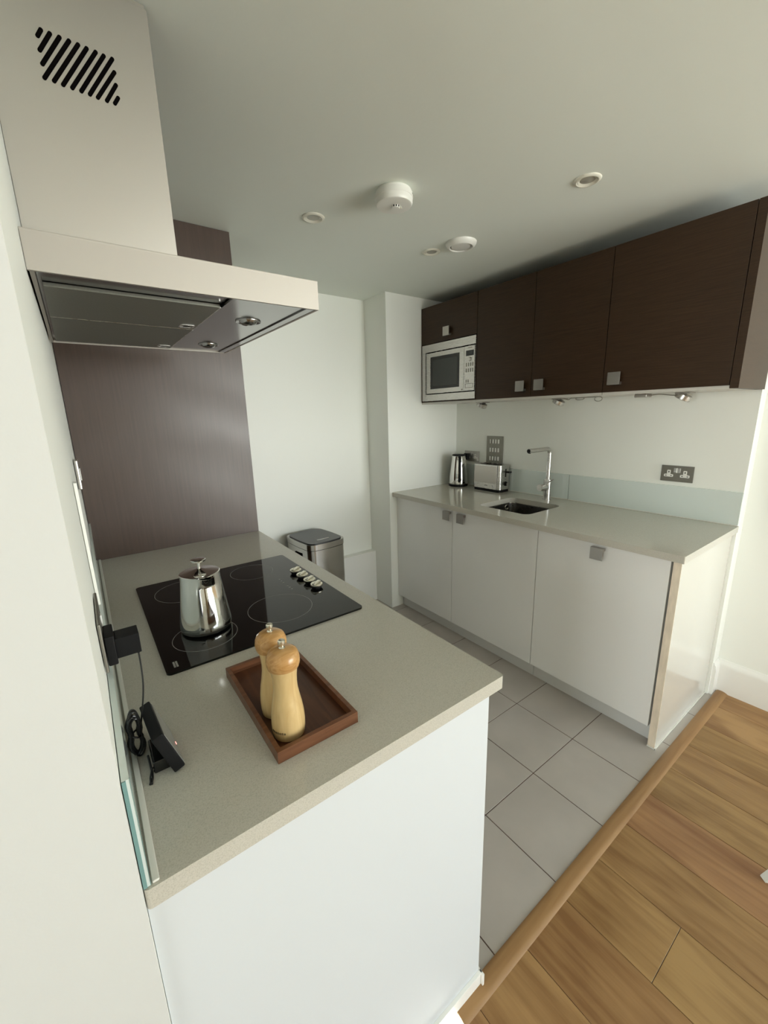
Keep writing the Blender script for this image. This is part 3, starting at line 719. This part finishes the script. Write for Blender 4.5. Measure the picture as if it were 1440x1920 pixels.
# microwave
mw = thing('microwave', (2.2, 1.557, 1.54), 'built-in stainless steel microwave oven with black window in the far wall cabinet', 'microwave')
my0, my1, mz0, mz1 = u1 + .005, u0 - .0125, 1.533, 1.906
bm = B(); fx = XU - .004
prism(bm, [(my0, mz0), (my1, mz0), (my1, mz1), (my0, mz1)], fx, fx + .018, holes=[[(1.3345, 1.576), (1.7895, 1.576), (1.7895, 1.857), (1.3345, 1.857)]], f=lambda u, v, w: (w, u, v))
obj('surround', bm, 'steel', mw)
bobj('oven_box', (fx + .02, 1.37, 1.56), (XR - .03, 1.76, 1.87), 'dsteel', mw)
bobj('backing', (fx + .012, 1.335, 1.577), (fx + .016, 1.789, 1.856), 'void', mw)
bm = B(); prism(bm, [(1.430, 1.583), (1.783, 1.583), (1.783, 1.850), (1.430, 1.850)], fx + .001, fx + .012, holes=[[(1.468, 1.612), (1.742, 1.612), (1.742, 1.823), (1.468, 1.823)]], f=lambda u, v, w: (w, u, v))
dr = obj('door', bm, 'steel', mw)
bobj('window', (fx + .0035, 1.468, 1.612), (fx + .006, 1.742, 1.823), 'blackgloss', dr)
bobj('window_mesh', (fx + .003, 1.490, 1.632), (fx + .0036, 1.720, 1.803), 'darkglass', dr)
bm = B(); box(bm, (fx + .0004, 1.437, 1.588), (fx + .0011, 1.442, 1.597)); box(bm, (fx + .0004, 1.444, 1.588), (fx + .0011, 1.449, 1.597)); obj('mark', bm, 'nickel', dr)
cpn = bobj('control_panel', (fx + .001, 1.341, 1.583), (fx + .012, 1.4275, 1.850), 'steel', mw)
bobj('display', (fx + .0003, 1.349, 1.792), (fx + .0012, 1.413, 1.824), 'blackgloss', cpn)
bobj('display_digits', (fx - .0001, 1.361, 1.799), (fx + .0004, 1.400, 1.818), 'darkglass', cpn)
bm = B()
for k in range(6): box(bm, (fx + .0004, 1.364 + k * .006, 1.8365), (fx + .0011, 1.3675 + k * .006, 1.841))
obj('maker_mark', bm, 'nickel', cpn)
bm = B(); lathe(bm, [(0, 0), (.0135, 0), (.013, .008), (.011, .0095), (0, .0095)], (fx + .001, 1.384, 1.772), 24, Matrix.Rotation(math.radians(-90), 4, 'Y')); obj('dial', bm, 'steel', cpn)
for c in range(4):
    for r_ in range(2):
        bobj('button', (fx - .0002, 1.352 + c * .0175, 1.695 + r_ * .034), (fx + .0012, 1.3585 + c * .0175, 1.717 + r_ * .034), 'nickel', cpn)
for y in (1.388, 1.404): bobj('button', (fx - .0002, y, 1.632), (fx + .0012, y + .007, 1.650), 'nickel', cpn)
bm = B(); prism(bm, [(1.350, 1.600), (1.416, 1.600), (1.416, 1.626), (1.350, 1.626)], fx, fx + .0012, holes=[[(1.3525, 1.6025), (1.4135, 1.6025), (1.4135, 1.6235), (1.3525, 1.6235)]], f=lambda u, v, w: (w, u, v)); obj('door_button', bm, 'nickel', cpn)

# under-cabinet spotlights
def puck(x, y, label):
    z = ZB - .012
    e = thing('cabinet_spotlight', (x, y, z), label, 'spotlight', 'spotlights under the wall cabinets')
    bm = B(); box(bm, (x - .035, y - .03, z - .006), (x + .035, y + .03, z - .0002), .002); obj('mount', bm, 'knobsteel', e)
    mt = Matrix.Rotation(math.radians(28), 4, 'X')
    bm = B(); lathe(bm, [(0, 0), (.028, 0), (.033, -.002), (.034, -.016), (.034, -.022), (.030, -.025), (.028, -.023), (0, -.023)], (x, y, z - .008), 28, mt); hh = obj('lamp_head', bm, 'steel', e)
    bm = B(); lathe(bm, [(0, 0), (.0275, 0), (.0275, -.0008), (0, -.0008)], Vector((x, y, z - .008)) + mt @ Vector((0, 0, -.0235)), 24, mt); obj('lens', bm, 'creamshade', hh)
    return e
p1 = puck(2.22, 1.400, 'small steel spotlight under the cabinet beside the microwave')
p2 = dup(p1, (2.24, .862, ZB - .012), 'small steel spotlight under the middle of the double door cabinet')
dup(p1, (2.27, .268, ZB - .012), 'small steel spotlight under the wall cabinet nearest the window')
bm = B(); zc = ZB - .012
def ringw(cx, cy, r, h_): tube(bm, [(cx + .012 * math.cos(a), cy + r * math.cos(a), zc - .0005 - h_ * (1 + math.sin(a)) / 2) for a in [2 * math.pi * k / 24 for k in range(24)]], .0022, 8, True)
ringw(2.24, .745, .030, .013); ringw(2.24, .645, .026, .024)
tube(bm, smooth_path([(2.24, .83, zc - .004), (2.24, .81, zc - .010), (2.24, .79, zc - .0015), (2.24, .74, zc - .0015), (2.24, .66, zc - .0015)], 4), .0022, 8)
o = obj('lamp_cable', bm, 'knobsteel', p2)
bm = B(); box(bm, (2.20, .40, zc - .016), (2.26, .455, zc - .0002), .004); jb = obj('junction_puck', bm, 'knobsteel', None, (2.23, .43, zc)); tag(jb, 'flat grey cable connector under the near wall cabinet, left of its spotlight', 'connector')
bm = B(); tube(bm, smooth_path([(2.25, .41, zc - .008), (2.26, .37, zc - .004), (2.262, .32, zc - .010), (2.265, .295, zc - .012)], 5), .0026, 8); obj('lead', bm, 'knobsteel', jb)

# ------------------------------------------------------------------ ceiling fittings
def downlight(x, y, label):
    e = thing('recessed_downlight', (x, y, CZ), label, 'downlight', 'recessed ceiling downlights')
    bm = B(); lathe(bm, [(.030, -.0005), (.0315, -.004), (.036, -.0062), (.041, -.0052), (.0445, -.002), (.045, -.0002), (.030, -.0002), (.030, -.0005)], (x, y, CZ), 48); rg = obj('ring', bm, 'cream', e)
    bm = B(); lathe(bm, [(.0305, -.0045), (.026, -.002), (.024, -.0006), (.0305, -.0006), (.0305, -.0045)], (x, y, CZ), 48); obj('baffle', bm, 'cream', e)
    bm = B(); lathe(bm, [(0, -.0035), (.010, -.0035), (.014, -.0022), (.0255, -.0012), (.0255, -.0004), (0, -.0004)], (x, y, CZ), 40); obj('lamp', bm, 'creamshade', e)
    return e
dl = downlight(.912, 1.178, 'recessed ceiling downlight between the extractor hood and the smoke alarm')
dup(dl, (1.560, 1.187, CZ), 'recessed ceiling downlight next to the round air vent')
dup(dl, (1.578, .418, CZ), 'recessed ceiling downlight nearest the wall cabinets, alone to the right')
vx, vy = 1.604, 1.033
av = thing('air_vent', (vx, vy, CZ), 'round white ceiling air valve beside a small downlight', 'air vent')
bm = B(); lathe(bm, [(.050, -.001), (.050, -.014), (.052, -.020), (.056, -.021), (.066, -.014), (.071, -.006), (.072, -.0002), (.050, -.0002), (.050, -.001)], (vx, vy, CZ), 56); obj('collar', bm, 'white', av)
bm = B(); lathe(bm, [(0, -.019), (.040, -.019), (.044, -.017), (.045, -.012), (.040, -.010), (0, -.010)], (vx, vy, CZ), 48); obj('valve_disc', bm, 'white', av)
bm = B(); lathe(bm, [(0, -.0005), (.0498, -.0005), (.0498, -.0015), (0, -.0015)], (vx, vy, CZ), 40); obj('duct_opening', bm, 'void', av)
sx, sy = 1.060, .844
sa = thing('smoke_alarm', (sx, sy, CZ), 'round white smoke alarm on the ceiling', 'smoke alarm')
bm = B(); lathe(bm, [(0, -.0002), (.060, -.0002), (.063, -.004), (.063, -.009), (.0665, -.011), (.068, -.022), (.068, -.026), (.0665, -.0275), (.0665, -.030), (.0665, -.040), (.063, -.046), (.058, -.048), (0, -.048)], (sx, sy, CZ), 64); bd = obj('body', bm, 'white', sa)
bm = B(); lathe(bm, [(.0, -.0478), (.016, -.0478), (.0165, -.054), (.0145, -.056), (0, -.056)], (sx + .004, sy - .004, CZ), 28); sn = obj('sensor_cage', bm, 'white', sa)
for k in range(5):
    a = math.radians(-150 + k * 32); cx, cy = sx + .004 + .0162 * math.cos(a), sy - .004 + .0162 * math.sin(a)
    mt = Matrix.Translation((cx, cy, CZ)) @ Matrix.Rotation(a, 4, 'Z'); bm = B(); box(bm, (-.0006, -.002, -.0545), (.0006, .002, -.0488), 0, 2, mt); obj('sensor_slot', bm, 'void', sn)
mt = Matrix.Translation((sx + .022, sy - .006, CZ)) @ Matrix.Rotation(math.radians(40), 4, 'Z'); bm = B(); box(bm, (-.008, -.006, -.0505), (.008, .006, -.0475), .0015, 2, mt); obj('test_button', bm, 'cream', sa)
mt = Matrix.Translation((sx, sy, CZ)) @ Matrix.Rotation(math.radians(-48), 4, 'Z'); bm = B(); box(bm, (.0662, -.010, -.020), (.0685, .010, -.0175), 0, 2, mt); obj('seam_slot', bm, 'creamshade', sa)

# ------------------------------------------------------------------ bin
bn = thing('waste_bin', (1.19, 1.87, 0), 'brushed steel rectangular bin with black lid standing against the end wall', 'bin')
bx0, bx1, by0, by1, bh = -.135, .135, -.17, .17, .69
bang = math.radians(4); bc = Vector((1.175, 1.895, 0)); bmt = Matrix.Translation(bc) @ Matrix.Rotation(bang, 4, 'Z')
def bf(u, v, w): return bmt @ Vector((u, v, w))
def bowed(s, r=.05, bow=.014):
    lp = []
    for x, y in rrect(bx0 * s, by0 * s, bx1 * s, by1 * s, r, 8): lp.append((x, y))
    # bow the long straight runs outward a little
    out = []
    for i, p in enumerate(lp):
        q = lp[(i + 1) % len(lp)]; out.append(p)
        if math.dist(p, q) > .08:
            for k in (1, 2, 3, 4, 5):
                t_ = k / 6; m_ = Vector(p).lerp(Vector(q), t_); nn = Vector((q[1] - p[1], -(q[0] - p[0]))).normalized(); m_ += nn * bow * math.sin(math.pi * t_) * (.5 if abs(q[0] - p[0]) > abs(q[1] - p[1]) else .3)
                out.append((m_.x, m_.y))
    return out
bm = B(); prism(bm, bowed(.985), .012, .636, f=bf); bo = obj('body', bm, 'bin_steel', bn)
bm = B(); prism(bm, bowed(1.0), .640, .675, f=bf, bev=.006); obj('lid_band', bm, 'bin_steel', bn)
bm = B(); prism(bm, bowed(.97), .634, .642, f=bf); obj('seam', bm, 'black', bn)
bm = B(); prism(bm, bowed(.91, .045), .6752, .681, f=bf, bev=.004); ld = obj('lid', bm, 'lidblack', bn)
bm = B(); prism(bm, rrect(-.045, -.108, .045, -.094, .0068), .6812, .683, f=bf); obj('sensor_window', bm, 'knobsteel', ld)
bm = B(); prism(bm, [(-.04, .02), (.04, .02), (.04, 0), (.03, -.02), (.012, -.028), (-.012, -.028), (-.03, -.02), (-.04, 0)], 0, .002, f=lambda u, v, w: bf(bx0 * .985 - .0095 + .003 - w, u - .02, v + .585)); obj('grip_recess', bm, 'void', bo)
bm = B(); prism(bm, bowed(.97), 0, .012, f=bf); obj('base_ring', bm, 'black', bn)

# ------------------------------------------------------------------ white stool whose foot enters at the right
st = thing('white_stool', (1.80, -.62, 0), 'white stool standing on the planks at the right edge, only a leg foot showing', 'stool')
sc0 = Vector((1.86, -.66, 0))
bm = B(); lathe(bm, [(0, .43), (.15, .43), (.165, .435), (.17, .445), (.165, .455), (.15, .46), (0, .46)], sc0, 40); obj('seat', bm, 'white', st)
for dx, dy in ((-1, .85), (1, .85), (-1, -.85), (1, -.85)):
    foot = Vector((1.535 - sc0.x, -.372 - sc0.y)) if (dx, dy) == (-1, .85) else Vector((dx * .30, dy * .30))
    top = foot * .28
    t = B(); hw = .012
    vs = []
    for c, z in ((foot, .0), (top, .432)):
        dd = foot.normalized(); nn = Vector((-dd.y, dd.x))
        for a, b_ in ((-1, -1), (1, -1), (1, 1), (-1, 1)):
            p = c + dd * hw * .7 * a + nn * hw * b_; vs.append(t.verts.new((sc0.x + p.x, sc0.y + p.y, z)))
    for f in ((0, 1, 2, 3), (7, 6, 5, 4), (0, 4, 5, 1), (1, 5, 6, 2), (2, 6, 7, 3), (3, 7, 4, 0)): t.faces.new([vs[k] for k in f])
    bmesh.ops.recalc_face_normals(t, faces=t.faces); bmesh.ops.bevel(t, geom=t.edges[:], offset=.002, segments=2, affect='EDGES')
    obj('leg', t, 'white', st)

# ------------------------------------------------------------------ light: daylight through the window
w = bpy.data.worlds.new('sky'); S.world = w; w.use_nodes = True
N, L = w.node_tree.nodes, w.node_tree.links; bg = N['Background']
tc = N.new('ShaderNodeTexCoord'); sp = N.new('ShaderNodeSeparateXYZ'); L.new(tc.outputs['Generated'], sp.inputs[0])
r = N.new('ShaderNodeValToRGB'); L.new(sp.outputs['Z'], r.inputs[0])
mr = N.new('ShaderNodeMapRange'); mr.inputs['From Min'].default_value = -1; mr.inputs['From Max'].default_value = 1; L.new(sp.outputs['Z'], mr.inputs[0]); L.new(mr.outputs[0], r.inputs[0])
e = r.color_ramp.elements
e[0].position = 0; e[0].color = (.62, .62, .56, 1); e[1].position = 1; e[1].color = (.26, .32, .40, 1)
k = e.new(.47); k.color = (.84, .87, .82, 1); k = e.new(.515); k.color = (1.11, 1.12, 1.08, 1); k = e.new(.545); k.color = (1.03, 1.06, 1.04, 1); k = e.new(.60); k.color = (.40, .47, .52, 1)
L.new(r.outputs[0], bg.inputs[0]); bg.inputs[1].default_value = 14.8
pl = bpy.data.lights.new('window_portal', 'AREA'); pl.shape = 'RECTANGLE'; pl.size = WX1 - WX0; pl.size_y = WZ1 - WZ0; pl.cycles.is_portal = True
po = bpy.data.objects.new('window_portal', pl); COL.objects.link(po); po.location = ((WX0 + WX1) / 2, YB - .02, (WZ0 + WZ1) / 2); po.rotation_euler = (math.radians(90), 0, 0)
pl2 = bpy.data.lights.new('added_window_portal', 'AREA'); pl2.shape = 'RECTANGLE'; pl2.size = 2.06; pl2.size_y = SY1 - SY0; pl2.cycles.is_portal = True
po2 = bpy.data.objects.new('added_window_portal', pl2); COL.objects.link(po2); po2.location = (XW - .02, (SY0 + SY1) / 2, 1.13); po2.rotation_euler = (0, math.radians(-90), 0)

# ------------------------------------------------------------------ camera and settings
cam = bpy.data.cameras.new('camera'); cam.sensor_fit = 'VERTICAL'; cam.sensor_height = 36; cam.lens = 767.654 / 1920 * 36; cam.clip_start = .01
co = bpy.data.objects.new('camera', cam); COL.objects.link(co); co.location = (.01997, -.47586, 1.44733); co.rotation_euler = (1.3374, .0253, -.6351)
S.camera = co
S.view_settings.view_transform = 'Standard'; S.view_settings.look = 'None'; S.view_settings.gamma = 1; S.view_settings.use_curve_mapping = False
S.view_settings.exposure = 0.0
cy = S.cycles
cy.use_denoising = True; cy.max_bounces = 14; cy.diffuse_bounces = 10; cy.glossy_bounces = 5; cy.sample_clamp_indirect = 6; cy.caustics_reflective = False; cy.caustics_refractive = False
